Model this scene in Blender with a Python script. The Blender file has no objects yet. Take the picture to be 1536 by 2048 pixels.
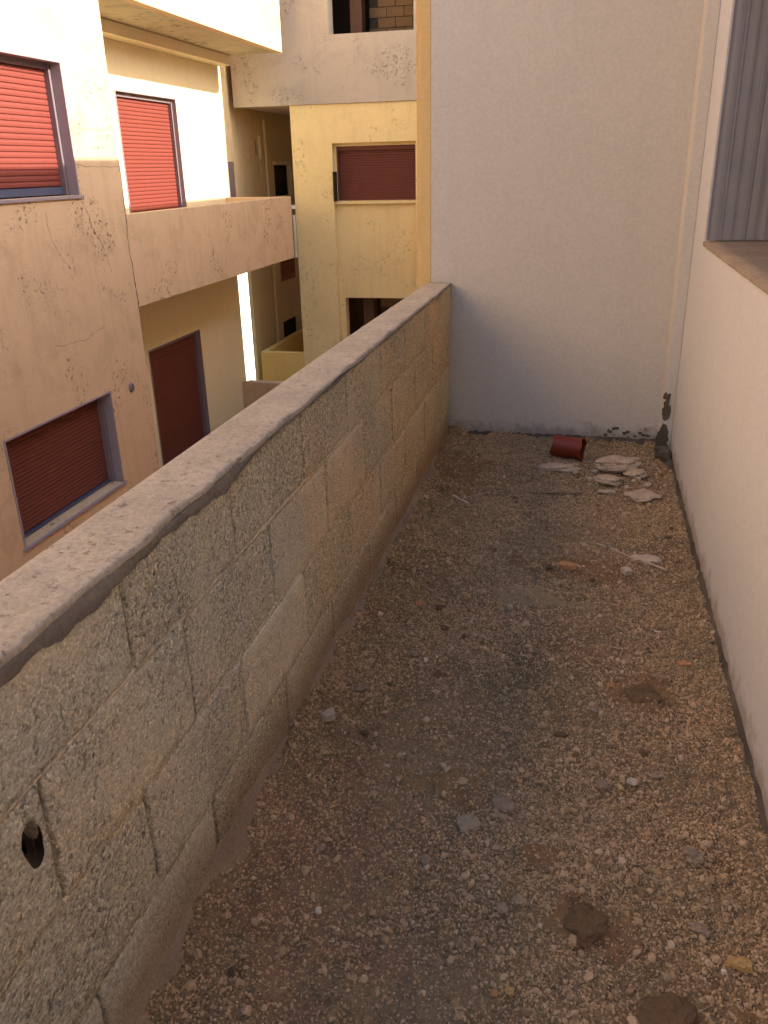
import bpy, bmesh, math, random
import numpy as np
from mathutils import Matrix, Vector, noise as mnoise
random.seed(7)
R = math.radians
S = bpy.context.scene
COL = S.collection

# ------------------------------------------------------------------ camera
cam = bpy.data.cameras.new('camera'); co = bpy.data.objects.new('camera', cam); COL.objects.link(co)
cam.sensor_fit = 'VERTICAL'; cam.sensor_height = 24.0; cam.sensor_width = 18.0
cam.lens = 24.0 * 1667.35 / 2048.0
cam.clip_start = 0.05; cam.clip_end = 2000
Yd = Vector((418, -699, 1667.35)).normalized()
Zd = -Vector((95, 4034, 1667.35)).normalized()
Xd = Yd.cross(Zd).normalized()
W = Matrix((Xd, Yd, Zd))                      # world rows in camera (x right, y down, z forward)
M3 = Matrix.Identity(3)
r = W @ Vector((1, 0, 0)); u = W @ Vector((0, -1, 0)); b = W @ Vector((0, 0, -1))
M4 = Matrix(((r.x, u.x, b.x, 0), (r.y, u.y, b.y, 0), (r.z, u.z, b.z, 1.6), (0, 0, 0, 1)))
co.matrix_world = M4
S.camera = co

# ------------------------------------------------------------------ light
SUN_EL, SUN_AZ = 25.97, 2.0                  # azimuth from +X towards +Y
world = bpy.data.worlds.new("World"); S.world = world; world.use_nodes = True
wn = world.node_tree.nodes; wl = world.node_tree.links
bg = wn['Background']; sky = wn.new('ShaderNodeTexSky'); sky.sky_type = 'NISHITA'; sky.sun_disc = False
sky.sun_elevation = R(SUN_EL); sky.sun_rotation = R(90 - SUN_AZ)
sky.air_density = 1.0; sky.dust_density = 3.0; sky.ozone_density = 0.8; sky.altitude = 50
wl.new(sky.outputs[0], bg.inputs[0]); bg.inputs[1].default_value = 0.15
sl = bpy.data.lights.new('sun', 'SUN'); sl.energy = 3.4; sl.angle = R(0.5); sl.color = (1.0, 0.93, 0.80)
so = bpy.data.objects.new('sun', sl); COL.objects.link(so)
sd = Vector((math.cos(R(SUN_EL)) * math.cos(R(SUN_AZ)), math.cos(R(SUN_EL)) * math.sin(R(SUN_AZ)), math.sin(R(SUN_EL))))
so.rotation_euler = sd.to_track_quat('Z', 'Y').to_euler(); so.location = (8, 0, 12)
S.view_settings.view_transform = 'Standard'; S.view_settings.look = 'None'
S.view_settings.gamma = 1.0; S.view_settings.exposure = 1.68
S.view_settings.use_curve_mapping = False
S.render.engine = 'CYCLES'
S.cycles.max_bounces = 10; S.cycles.diffuse_bounces = 7
S.render.resolution_x = 768; S.render.resolution_y = 1024

# ------------------------------------------------------------------ helpers
class MB:
    def __init__(s): s.v = []; s.f = []
    def quad(s, a, b_, c, d):
        n = len(s.v); s.v += [a, b_, c, d]; s.f.append((n, n+1, n+2, n+3))
    def box(s, x0, x1, y0, y1, z0, z1):
        n = len(s.v)
        s.v += [(x0,y0,z0),(x1,y0,z0),(x1,y1,z0),(x0,y1,z0),(x0,y0,z1),(x1,y0,z1),(x1,y1,z1),(x0,y1,z1)]
        s.f += [tuple(n+i for i in q) for q in ((0,3,2,1),(4,5,6,7),(0,1,5,4),(1,2,6,5),(2,3,7,6),(3,0,4,7))]
        return s
    def mesh(s, name):
        me = bpy.data.meshes.new(name); me.from_pydata(s.v, [], s.f); me.update(); return me
    def build(s, name, mat, parent=None, bevel=0, smooth=False, merge=True):
        me = s.mesh(name)
        bm = bmesh.new(); bm.from_mesh(me)
        if merge: bmesh.ops.remove_doubles(bm, verts=bm.verts, dist=1e-5)
        bmesh.ops.recalc_face_normals(bm, faces=bm.faces)
        if bevel:
            es = [e for e in bm.edges if len(e.link_faces) == 2 and e.calc_face_angle(0) > .5]
            bmesh.ops.bevel(bm, geom=es, offset=bevel, segments=2, affect='EDGES', profile=.5)
        if smooth:
            for f in bm.faces: f.smooth = True
        bm.to_mesh(me); bm.free()
        return link(name, me, mat, parent)
def link(name, me, mat=None, parent=None):
    o = bpy.data.objects.new(name, me); COL.objects.link(o)
    if mat is not None:
        if me.materials: me.materials[0] = mat
        else: me.materials.append(mat)
    if parent is not None: adopt(o, parent)
    return o
WLOC = {}
def wl_of(o):
    return WLOC.get(o.name, Vector((0, 0, 0)))
def adopt(o, parent):
    o.parent = parent
    o.matrix_parent_inverse = Matrix.Translation(-wl_of(parent))
def root(name, loc, label, cat, group=None):
    o = bpy.data.objects.new(name, None); COL.objects.link(o); o.location = loc
    o.empty_display_size = .2
    WLOC[o.name] = Vector(loc)
    return tag(o, label, cat, group)
def tag(o, label=None, cat=None, group=None, kind=None):
    if label: o['label'] = label
    if cat: o['category'] = cat
    if group: o['group'] = group
    if kind: o['kind'] = kind
    return o
def wall_mesh(axis, pos, th, a0, a1, z0, z1, holes, mb=None):
    """slab in plane axis=pos..pos+th, spanning a0..a1 (other horizontal axis) and z0..z1, with rectangular holes (a,b,c,d)"""
    mb = mb or MB()
    us = sorted({a0, a1, *[h[0] for h in holes], *[h[1] for h in holes]})
    zs = sorted({z0, z1, *[h[2] for h in holes], *[h[3] for h in holes]})
    us = [t for t in us if a0 <= t <= a1]; zs = [t for t in zs if z0 <= t <= z1]
    def P(a, z, d):
        return (pos + d, a, z) if axis == 'x' else (a, pos + d, z)
    def solid(i, j):
        if i < 0 or j < 0 or i >= len(us)-1 or j >= len(zs)-1: return False
        cu = (us[i]+us[i+1])/2; cz = (zs[j]+zs[j+1])/2
        return not any(h[0] < cu < h[1] and h[2] < cz < h[3] for h in holes)
    for i in range(len(us)-1):
        for j in range(len(zs)-1):
            if not solid(i, j): continue
            A, B, C_, D = us[i], us[i+1], zs[j], zs[j+1]
            mb.quad(P(A,C_,0), P(B,C_,0), P(B,D,0), P(A,D,0))
            mb.quad(P(A,C_,th), P(A,D,th), P(B,D,th), P(B,C_,th))
            if not solid(i-1, j): mb.quad(P(A,C_,0), P(A,D,0), P(A,D,th), P(A,C_,th))
            if not solid(i+1, j): mb.quad(P(B,C_,0), P(B,C_,th), P(B,D,th), P(B,D,0))
            if not solid(i, j-1): mb.quad(P(A,C_,0), P(A,C_,th), P(B,C_,th), P(B,C_,0))
            if not solid(i, j+1): mb.quad(P(A,D,0), P(B,D,0), P(B,D,th), P(A,D,th))
    return mb
def icomesh(name, sub, seed, dims=(1,1,1), rough=.25, freq=1.5, boxy=0.0):
    bm = bmesh.new(); bmesh.ops.create_icosphere(bm, subdivisions=sub, radius=1)
    off = Vector((seed*3.7, seed*1.3, seed*2.1))
    for v in bm.verts:
        p = v.co.copy()
        if boxy:
            m = max(abs(p.x), abs(p.y), abs(p.z)); p = p.lerp(p/m*.8, boxy)
        n = mnoise.noise(p*freq+off) + .5*mnoise.noise(p*freq*2.3+off)
        p *= 1 + rough*n
        v.co = Vector((p.x*dims[0], p.y*dims[1], p.z*dims[2]))
    me = bpy.data.meshes.new(name); bm.to_mesh(me); bm.free(); return me

def parts(name, mat, parent, *bs, **k):
    for b in bs: o = MB().box(*b).build(name, M[mat], parent, **k)
    return o
# ------------------------------------------------------------------ materials
def nt(name):
    m = bpy.data.materials.new(name); m.use_nodes = True
    n = m.node_tree.nodes; l = m.node_tree.links
    return m, n, l, n['Principled BSDF']
def ramp(n, pts):
    r_ = n.new('ShaderNodeValToRGB'); e = r_.color_ramp.elements
    while len(e) < len(pts): e.new(0.5)
    for el, (p, c) in zip(e, pts):
        el.position = p; el.color = (c, c, c, 1) if not isinstance(c, tuple) else (*c, 1)
    return r_
def noise_(n, l, co_, scale, detail=4, rough=.55, dist=0):
    t = n.new('ShaderNodeTexNoise'); t.inputs['Scale'].default_value = scale
    t.inputs['Detail'].default_value = detail; t.inputs['Roughness'].default_value = rough
    t.inputs['Distortion'].default_value = dist
    l.new(co_, t.inputs['Vector']); return t
def mix(n, l, fac, a, b_, mode='MIX'):
    m = n.new('ShaderNodeMix'); m.data_type = 'RGBA'; m.blend_type = mode
    for idx, val in ((0, fac), (6, a), (7, b_)):
        if hasattr(val, 'is_linked'): l.new(val, m.inputs[idx])
        elif isinstance(val, tuple): m.inputs[idx].default_value = (*val, 1)
        else: m.inputs[idx].default_value = val
    return m.outputs[2]
def math_(n, l, op, a, b_=0.0, clamp=False):
    m = n.new('ShaderNodeMath'); m.operation = op; m.use_clamp = clamp
    for i, v in enumerate((a, b_)):
        if hasattr(v, 'is_linked'): l.new(v, m.inputs[i])
        else: m.inputs[i].default_value = v
    return m.outputs[0]
def bump(n, l, h, dist, strength=1.0, prev=None):
    b_ = n.new('ShaderNodeBump'); b_.inputs['Distance'].default_value = dist; b_.inputs['Strength'].default_value = strength
    l.new(h, b_.inputs['Height'])
    if prev is not None: l.new(prev, b_.inputs['Normal'])
    return b_.outputs[0]
def coords(n, l, mapping=None):
    t = n.new('ShaderNodeTexCoord')
    if mapping is None: return t.outputs['Object']
    m = n.new('ShaderNodeMapping'); m.inputs['Scale'].default_value = mapping
    l.new(t.outputs['Object'], m.inputs['Vector']); return m.outputs[0]

def plaster(name, c1, c2, speck=0.0, dirt=None, grain=1.0, sscale=9.0, streak=0.25, lump=1.0, splash=0.0):
    m, n, l, P = nt(name); c = coords(n, l)
    mpp = n.new('ShaderNodeMapping'); mpp.inputs['Location'].default_value = (len(name)*1.37, len(name)*.61, sscale*.77); l.new(c, mpp.inputs['Vector']); c = mpp.outputs[0]
    big = noise_(n, l, c, 0.9, 5, .6)
    rb = ramp(n, [(.32, 0.0), (.68, 1.0)]); l.new(big.outputs[0], rb.inputs[0])
    col = mix(n, l, rb.outputs[0], c1, c2)
    # vertical run-off streaks
    cs = coords(n, l, (3.0, 3.0, .25)); st = noise_(n, l, cs, 2.2, 4, .6)
    rs = ramp(n, [(.5, 0.0), (.75, 1.0)]); l.new(st.outputs[0], rs.inputs[0])
    col = mix(n, l, math_(n, l, 'MULTIPLY', rs.outputs[0], streak), col, tuple(x*.62 for x in c1))
    fine = noise_(n, l, c, 60, 3, .6)
    rf = ramp(n, [(.3, .92), (.7, 1.05)]); l.new(fine.outputs[0], rf.inputs[0])
    col = mix(n, l, 1.0, col, rf.outputs[0], 'MULTIPLY')
    nb = None
    if speck:
        gr = noise_(n, l, c, 2.1, 6, .7, .5); rgr = ramp(n, [(.50, 0.0), (.66, .42)]); l.new(gr.outputs[0], rgr.inputs[0])
        col = mix(n, l, math_(n, l, 'MULTIPLY', rgr.outputs[0], speck), col, tuple(x*.50 for x in c1))
        # patches of black mould pits
        pm = noise_(n, l, c, 1.35, 3, .65, .4); rp = ramp(n, [(.52, 0.0), (.60, 1.0)]); l.new(pm.outputs[0], rp.inputs[0])
        sp = noise_(n, l, c, sscale*2.6, 4, .7, .15); r2 = ramp(n, [(.565, 0.0), (.61, 1.0)]); l.new(sp.outputs[0], r2.inputs[0])
        sf = math_(n, l, 'MULTIPLY', rp.outputs[0], r2.outputs[0])
        v2 = noise_(n, l, c, sscale*5, 3, .6, .3); r3 = ramp(n, [(.70, 0.0), (.76, 1.0)]); l.new(v2.outputs[0], r3.inputs[0])
        sf2 = math_(n, l, 'MAXIMUM', sf, math_(n, l, 'MULTIPLY', r3.outputs[0], .7))
        sf3 = math_(n, l, 'MULTIPLY', sf2, speck)
        col = mix(n, l, sf3, col, dirt or (.07, .055, .05))
        nb = bump(n, l, math_(n, l, 'SUBTRACT', 1.0, sf2), .004, .7)
    if splash:      # earth splashed up the first hand's breadth above the gravel
        tc = n.new('ShaderNodeTexCoord'); sx = n.new('ShaderNodeSeparateXYZ'); l.new(tc.outputs['Object'], sx.inputs[0])
        sn = noise_(n, l, c, 13, 6, .72); hz = math_(n, l, 'SUBTRACT', sx.outputs[2], math_(n, l, 'MULTIPLY', sn.outputs[0], .30))
        rz = ramp(n, [(.0, 1.0), (.06, 0.0)]); l.new(math_(n, l, 'ADD', hz, .10), rz.inputs[0])
        col = mix(n, l, math_(n, l, 'MULTIPLY', rz.outputs[0], splash), col, (.20,.155,.115))
    b1 = noise_(n, l, c, 7, 4, .5); nb = bump(n, l, b1.outputs[0], .012*lump, .5, nb)
    nb = bump(n, l, noise_(n, l, c, 170, 3, .6).outputs[0], .0015*grain, .6, nb)
    l.new(nb, P.inputs['Normal']); l.new(col, P.inputs['Base Color'])
    P.inputs['Roughness'].default_value = .9
    P.inputs['Specular IOR Level'].default_value = .2
    return m
def flat(name, c, rough=.6, spec=.3, metal=0, var=.12, scale=14, bdist=.001):
    m, n, l, P = nt(name); cc = coords(n, l)
    t = noise_(n, l, cc, scale, 4, .6)
    col = mix(n, l, t.outputs[0], tuple(x*(1-var) for x in c), tuple(min(1, x*(1+var)) for x in c))
    l.new(col, P.inputs['Base Color'])
    P.inputs['Roughness'].default_value = rough; P.inputs['Specular IOR Level'].default_value = spec
    P.inputs['Metallic'].default_value = metal
    l.new(bump(n, l, noise_(n, l, cc, scale*6, 3, .6).outputs[0], bdist, .6), P.inputs['Normal'])
    return m
def block_mat():
    m, n, l, P = nt('concrete_block')
    g = n.new('ShaderNodeNewGeometry'); pos = g.outputs['Position']
    oi = n.new('ShaderNodeObjectInfo')
    base = ramp(n, [(0.0, (.64,.615,.525)), (.25, (.60,.595,.535)), (.5, (.66,.635,.55)), (.7, (.60,.60,.55)), (1.0, (.65,.595,.52))])
    base.color_ramp.interpolation = 'LINEAR'; l.new(oi.outputs['Random'], base.inputs[0])
    big = noise_(n, l, pos, 2.3, 4, .6)
    rb = ramp(n, [(.35, (.88,.91,.92)), (.65, (1.07,1.0,.88))]); l.new(big.outputs[0], rb.inputs[0])
    col = mix(n, l, 1.0, base.outputs[0], rb.outputs[0], 'MULTIPLY')
    # aggregate grains : light & dark
    v = n.new('ShaderNodeTexVoronoi'); v.inputs['Scale'].default_value = 125; l.new(pos, v.inputs['Vector'])
    sepc = n.new('ShaderNodeSeparateColor'); l.new(v.outputs['Color'], sepc.inputs[0])
    rg = ramp(n, [(0, (.64,.60,.57)), (.3, (.98,.97,.96)), (.75, (1.14,1.13,1.12)), (1, (1.55,1.48,1.42))]); l.new(sepc.outputs[0], rg.inputs[0])
    nn = noise_(n, l, pos, 190, 4, .75)
    rn = ramp(n, [(.36, .50), (.48, 1.0), (.66, 1.3)]); l.new(nn.outputs[0], rn.inputs[0])
    # some zones are smeared smooth with mortar, others open-textured
    sm = noise_(n, l, pos, 3.1, 3, .55, .5); rsm = ramp(n, [(.36, 0.6), (.52, 1.0)]); l.new(sm.outputs[0], rsm.inputs[0])
    rnd = ramp(n, [(.0, .5), (.25, 1.0), (.8, 1.0), (1., .6)]); 
    rr = math_(n, l, 'FRACT', math_(n, l, 'MULTIPLY', oi.outputs['Random'], 7.31)); l.new(rr, rnd.inputs[0])
    rough = math_(n, l, 'MULTIPLY', rsm.outputs[0], rnd.outputs[0])
    grain = mix(n, l, 1.0, rg.outputs[0], rn.outputs[0], 'MULTIPLY')
    col = mix(n, l, rough, col, mix(n, l, .85, col, grain, 'MULTIPLY'))
    # sparse pits
    pv = noise_(n, l, pos, 55, 4, .7); rpv = ramp(n, [(.585, 0.0), (.64, 1.0)]); l.new(pv.outputs[0], rpv.inputs[0])
    pit = math_(n, l, 'MULTIPLY', rpv.outputs[0], rough)
    col = mix(n, l, math_(n, l, 'MULTIPLY', pit, .5), col, (.12,.10,.075))
    # earth splashed up the foot of the wall
    sp = n.new('ShaderNodeSeparateXYZ'); l.new(pos, sp.inputs[0])
    hz = math_(n, l, 'ADD', sp.outputs[2], math_(n, l, 'MULTIPLY', big.outputs[0], -.18))
    rz = ramp(n, [(.0, 1.0), (.13, 0.0)]); l.new(hz, rz.inputs[0])
    col = mix(n, l, math_(n, l, 'MULTIPLY', rz.outputs[0], .6), col, (.27,.17,.11))
    # ochre tint growing towards the far blocks, with an uneven edge
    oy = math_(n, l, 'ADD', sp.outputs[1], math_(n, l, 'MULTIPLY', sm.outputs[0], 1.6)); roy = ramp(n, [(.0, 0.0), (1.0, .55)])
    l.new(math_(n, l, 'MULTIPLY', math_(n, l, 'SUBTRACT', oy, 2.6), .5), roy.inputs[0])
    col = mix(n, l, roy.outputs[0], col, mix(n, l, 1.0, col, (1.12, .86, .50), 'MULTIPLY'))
    l.new(col, P.inputs['Base Color']); P.inputs['Roughness'].default_value = .95; P.inputs['Specular IOR Level'].default_value = .12
    h = math_(n, l, 'ADD', math_(n, l, 'MULTIPLY', v.outputs['Distance'], -.9), nn.outputs[0])
    h = math_(n, l, 'SUBTRACT', h, pit)
    nb = bump(n, l, math_(n, l, 'MULTIPLY', h, rough), .0075, 1.0)
    nb = bump(n, l, noise_(n, l, pos, 22, 5, .6).outputs[0], .006, .5, nb)
    l.new(nb, P.inputs['Normal']); return m
def mortar_mat(name, c1, c2, pit=1.0, gs=90, bd=.004):
    m, n, l, P = nt(name); c = coords(n, l)
    t = noise_(n, l, c, 5, 6, .65); r1 = ramp(n, [(.3, 0.0), (.7, 1.0)]); l.new(t.outputs[0], r1.inputs[0])
    col = mix(n, l, r1.outputs[0], c1, c2)
    f_ = noise_(n, l, c, gs, 5, .75); rf = ramp(n, [(.3, .72), (.5, 1.0), (.72, 1.2)]); l.new(f_.outputs[0], rf.inputs[0])
    col = mix(n, l, 1.0, col, rf.outputs[0], 'MULTIPLY')
    p = noise_(n, l, c, 38, 4, .7); rp = ramp(n, [(.60, 0.0), (.68, 1.0)]); l.new(p.outputs[0], rp.inputs[0])
    pf = math_(n, l, 'MULTIPLY', rp.outputs[0], .55*pit)
    col = mix(n, l, pf, col, (.13,.10,.09))
    l.new(col, P.inputs['Base Color']); P.inputs['Roughness'].default_value = .95; P.inputs['Specular IOR Level'].default_value = .12
    h = math_(n, l, 'SUBTRACT', f_.outputs[0], pf)
    nb = bump(n, l, h, bd, .7); nb = bump(n, l, noise_(n, l, c, 14, 4, .6).outputs[0], .01, .5, nb)
    l.new(nb, P.inputs['Normal']); return m
def ground_mat():
    m, n, l, P = nt('sandy_soil'); c = coords(n, l)
    t = noise_(n, l, c, 2.2, 5, .6, .3)
    r1 = ramp(n, [(.28, (.15,.105,.06)), (.42, (.21,.145,.085)), (.55, (.21,.15,.09)), (.72, (.29,.20,.12))]); l.new(t.outputs[0], r1.inputs[0])
    v = n.new('ShaderNodeTexVoronoi'); v.inputs['Scale'].default_value = 190; l.new(c, v.inputs['Vector'])
    sc = n.new('ShaderNodeSeparateColor'); l.new(v.outputs['Color'], sc.inputs[0])
    rg = ramp(n, [(0, .45), (.5, 1.0), (1, 1.7)]); l.new(sc.outputs[0], rg.inputs[0])
    sand = mix(n, l, .55, r1.outputs[0], mix(n, l, 1.0, r1.outputs[0], rg.outputs[0], 'MULTIPLY'))
    at = n.new('ShaderNodeAttribute'); at.attribute_name = 'clay'
    f2 = noise_(n, l, c, 30, 5, .7); r2 = ramp(n, [(.3, (.19,.115,.058)), (.7, (.27,.17,.095))]); l.new(f2.outputs[0], r2.inputs[0])
    col = mix(n, l, at.outputs['Fac'], sand, r2.outputs[0])
    at2 = n.new('ShaderNodeAttribute'); at2.attribute_name = 'cement'
    col = mix(n, l, at2.outputs['Fac'], col, mix(n, l, f2.outputs[0], (.30,.225,.135), (.38,.29,.18)))
    at3 = n.new('ShaderNodeAttribute'); at3.attribute_name = 'rust'
    col = mix(n, l, math_(n, l, 'MULTIPLY', at3.outputs['Fac'], .5), col, (.27,.15,.10))
    l.new(col, P.inputs['Base Color']); P.inputs['Roughness'].default_value = .97; P.inputs['Specular IOR Level'].default_value = .1
    nb = bump(n, l, math_(n, l, 'MULTIPLY', v.outputs['Distance'], -1.0), .003, .8)
    nb = bump(n, l, noise_(n, l, c, 60, 5, .7).outputs[0], .008, .7, nb)
    l.new(nb, P.inputs['Normal']); return m
def pebble_mat():
    m, n, l, P = nt('gravel_grain')
    oi = n.new('ShaderNodeObjectInfo')
    r1 = ramp(n, [(0, (.20,.14,.085)), (.18, (.36,.265,.17)), (.45, (.43,.325,.215)), (.7, (.46,.35,.235)), (.9, (.49,.37,.255)), (.98, (.53,.43,.32)), (1, (.58,.51,.41))])
    l.new(oi.outputs['Random'], r1.inputs[0])
    g = n.new('ShaderNodeNewGeometry')
    t = noise_(n, l, g.outputs['Position'], 2.4, 4, .6); r2 = ramp(n, [(.3, (.86,.86,.78)), (.7, (1.12,1.0,.92))]); l.new(t.outputs[0], r2.inputs[0])
    col = mix(n, l, 1.0, r1.outputs[0], r2.outputs[0], 'MULTIPLY')
    l.new(col, P.inputs['Base Color']); P.inputs['Roughness'].default_value = .93; P.inputs['Specular IOR Level'].default_value = .15
    return m

M = {}
M['end_wall'] = plaster('cream_render_end_wall', (.53,.505,.465), (.56,.53,.49), grain=.3, streak=.10, lump=.35, splash=.55)
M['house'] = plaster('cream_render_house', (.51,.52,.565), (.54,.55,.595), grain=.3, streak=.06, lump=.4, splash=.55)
M['yellow_strip'] = plaster('yellow_corner_render', (.60,.42,.19), (.64,.47,.23), grain=.7, streak=.2)
M['left_facade'] = plaster('stained_peach_render', (.61,.42,.26), (.65,.455,.28), speck=.7, grain=1, streak=.25, sscale=9)
M['left_recess'] = plaster('pale_yellow_render', (.80,.67,.43), (.82,.71,.48), grain=.7, streak=.1)
M['soffit'] = plaster('stained_concrete_soffit', (.42,.36,.25), (.50,.42,.28), speck=.9, grain=1, streak=.3, sscale=5)
M['middle_up'] = plaster('stained_grey_tan_render', (.44,.37,.295), (.49,.41,.325), speck=.5, streak=.2, sscale=9)
M['middle_low'] = plaster('ochre_tan_render', (.80,.61,.29), (.83,.64,.32), speck=.3, streak=.25, sscale=7)
M['far'] = plaster('olive_tan_render', (.68,.54,.32), (.72,.58,.36), speck=.4, streak=.3)
M['white'] = plaster('white_render', (.80,.78,.72), (.82,.80,.75), streak=.03)
M['ochre'] = plaster('ochre_render', (.76,.54,.18), (.80,.58,.20), streak=.15)
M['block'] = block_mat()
M['mortar_dark'] = mortar_mat('joint_mortar_and_slot_shade', (.055,.042,.03), (.09,.07,.05), .6)
M['mortar'] = mortar_mat('grey_mortar', (.37,.32,.255), (.45,.395,.32), .6, 130)
M['cap'] = mortar_mat('cement_capping', (.36,.31,.25), (.47,.405,.33), 1.2, 75, .008)
M['lip'] = mortar_mat('grey_cement_lip', (.17,.165,.16), (.25,.24,.23), .5)
M['skirt'] = mortar_mat('earthy_mortar', (.23,.17,.125), (.33,.25,.185), .8, 120)
M['bitumen'] = mortar_mat('black_bitumen', (.055,.047,.040), (.15,.125,.10), .3, 140)
M['soil'] = ground_mat(); M['pebble'] = pebble_mat()
M['red'] = flat('red_slat_sunlit', (.20,.040,.028), .5, .5, var=.10, scale=8)  # shutter paint as seen in sun: lighter, glossier copy for the upper shutters
M['red_shaded'] = flat('red_slat_shaded', (.145,.036,.023), .55, .35, var=.12, scale=6)  # same shutter paint with shade put into the colour, for shutters out of sun
M['frame'] = flat('grey_lilac_frame', (.20,.15,.16), .5, .4)
M['reveal'] = flat('pale_grey_sill_stone', (.42,.38,.38), .7, .3)
M['surround'] = flat('lilac_grey_surround', (.30,.24,.25), .65, .3)
M['blue'] = flat('blue_grey_rail', (.06,.07,.13), .4, .5)
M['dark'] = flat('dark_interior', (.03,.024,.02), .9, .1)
M['brick'] = flat('brown_brick', (.20,.125,.07), .9, .1, var=.25, scale=9, bdist=.004)
M['brick_red'] = flat('red_hollow_brick', (.30,.12,.06), .9, .1, var=.25, scale=9, bdist=.004)
M['sheet'] = flat('weathered_zinc', (.235,.235,.27), .6, .4, .15, .18, 6)
M['wood'] = flat('brown_stained_wood', (.10,.045,.025), .6, .3, var=.3, scale=20)
M['glass'] = flat('dark_window_glass', (.03,.03,.035), .08, .6, var=.0)
M['sill_c'] = mortar_mat('dirty_concrete_sill', (.24,.19,.15), (.31,.25,.20), .7)
M['redplastic'] = flat('dull_red_plastic', (.17,.022,.010), .5, .4, var=.2)
M['pale'] = mortar_mat('pale_plaster_chip', (.40,.33,.26), (.52,.44,.36), .3)
M['dusty'] = mortar_mat('dusty_plaster', (.38,.285,.205), (.55,.44,.335), .5, 60)
M['greystone'] = mortar_mat('grey_stone', (.29,.225,.155), (.36,.285,.205), .3)
M['clod'] = mortar_mat('brown_earth_clod', (.11,.07,.04), (.17,.11,.065), .2)
M['yellowst'] = mortar_mat('ochre_stone', (.38,.25,.10), (.46,.31,.14), .2)
M['orangebr'] = mortar_mat('orange_brick', (.42,.20,.09), (.50,.28,.15), .2)
M['stick'] = flat('pale_wood_splinter', (.42,.33,.24), .8, .2)
M['wsplinter'] = flat('white_splinter', (.62,.55,.47), .8, .2)
M['twig'] = flat('dry_twig', (.25,.18,.12), .8, .2)
M['tube_w'] = flat('white_tube', (.75,.72,.62), .4, .4)
M['salmon'] = plaster('salmon_render', (.60,.30,.20), (.64,.34,.23))
M['asphalt'] = plaster('dusty_asphalt', (.36,.33,.28), (.42,.38,.32), grain=3, streak=0)

# ------------------------------------------------------------------ large setting
mb = MB(); mb.quad((-700,-700,-6), (700,-700,-6), (700,700,-6), (-700,700,-6))
tag(mb.build('ground', M['asphalt']), kind='structure')

# ---- our house (right) and the storey under the terrace
house = root('house', (3, 2, -6), 'cream rendered house wall on the right with a deep window opening beside the terrace', 'house')
WIN = (1.6, 4.47, 1.233, 2.75)
h = wall_mesh('x', .55, .42, -9, 15, .0, 4.36, [WIN]); h.build('wall', M['house'], house)
mb = MB(); mb.box(.552, 7, -9, 14.99, 4.362, 4.45); mb.build('roof', M['house'], house)
mb = MB(); mb.box(-.93, 7, -9, 14.97, -6, -.252); mb.build('lower_wall', M['left_facade'], house)
parts('back_wall', 'house', house, (6.7, 7, -9, 14.97, -.25, 4.36), (.972, 6.7, -9, -8.7, -.25, 4.36), (.972, 6.7, 14.7, 14.97, -.25, 4.36))
mb = MB(); mb.box(.545, .968, WIN[0], WIN[1], 1.205, 1.233)
# sill as dirty slab, slightly uneven
mb = MB(); nx, ny = 6, 40
g = {}
for i in range(nx+1):
    for j in range(ny+1):
        x = .546 + (.965-.546)*i/nx; y = WIN[0]+.001 + (WIN[1]-WIN[0]-.002)*j/ny
        g[i,j] = (x + (.0035*mnoise.noise(Vector((1,y*9,0))) if i == 0 else 0), y, 1.236 + .004*mnoise.noise(Vector((x*12, y*8, 3))))
for i in range(nx):
    for j in range(ny): mb.quad(g[i,j], g[i+1,j], g[i+1,j+1], g[i,j+1])
for j in range(ny):
    a, b_ = g[0,j], g[0,j+1]; mb.quad((a[0],a[1],1.215), a, b_, (b_[0],b_[1],1.215))
mb.build('window_sill', M['sill_c'], house, smooth=True)
# window frame and pane deep in the opening
mb = MB()
for (a, c) in ((1.602, 1.68), (2.98, 3.06), (4.37, 4.468)): mb.box(.89, .95, a, c, 1.242, 2.748)
mb.box(.89, .95, 1.68, 2.98, 1.242, 1.31); mb.box(.89, .95, 3.06, 4.37, 1.242, 1.31)
wf = mb.build('window_frame', M['wood'], house, bevel=.004)
parts('pane', 'glass', wf, (.915, .921, 1.68, 2.98, 1.31, 2.748), (.915, .921, 3.06, 4.37, 1.31, 2.748))
# bituminous strip along foot of house wall
def ragged_strip(name, mat, parent, fn, n, h0, h1, th, seed):
    """fn(t)->(x,y) base point and outward normal; ragged-topped strip"""
    mb = MB(); P = []
    for i in range(n+1):
        t = i/n; (x, y), (ox, oy) = fn(t)
        k = .5+.5*mnoise.noise(Vector((t*n*.7+seed, seed, 0))); k2 = .5+.5*mnoise.noise(Vector((t*n*2.1+seed, 5, 0)))
        hh = h0 + (h1-h0)*(.6*k+.4*k2); w = th*(.6+.6*k2)
        P.append(((x, y, hh), (x+ox*w*.7, y+oy*w*.7, hh*.8), (x+ox*w*1.5, y+oy*w*1.5, -.03)))
    for a, b_ in zip(P, P[1:]):
        mb.quad(a[0], b_[0], b_[1], a[1]); mb.quad(a[1], b_[1], b_[2], a[2])
    return mb.build(name, mat, parent, smooth=True)
ragged_strip('bitumen_strip', M['bitumen'], house, lambda t: ((.5495, -.5+5.4*t), (-1, 0)), 130, .002, .062, .012, 3)

# ---- pilaster in corner (part of house)
mb = MB(); mb.box(.487, .5495, 4.90, 5.098, -.05, 4.36); pil = mb.build('pilaster', M['end_wall'], house, bevel=.004)
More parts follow.
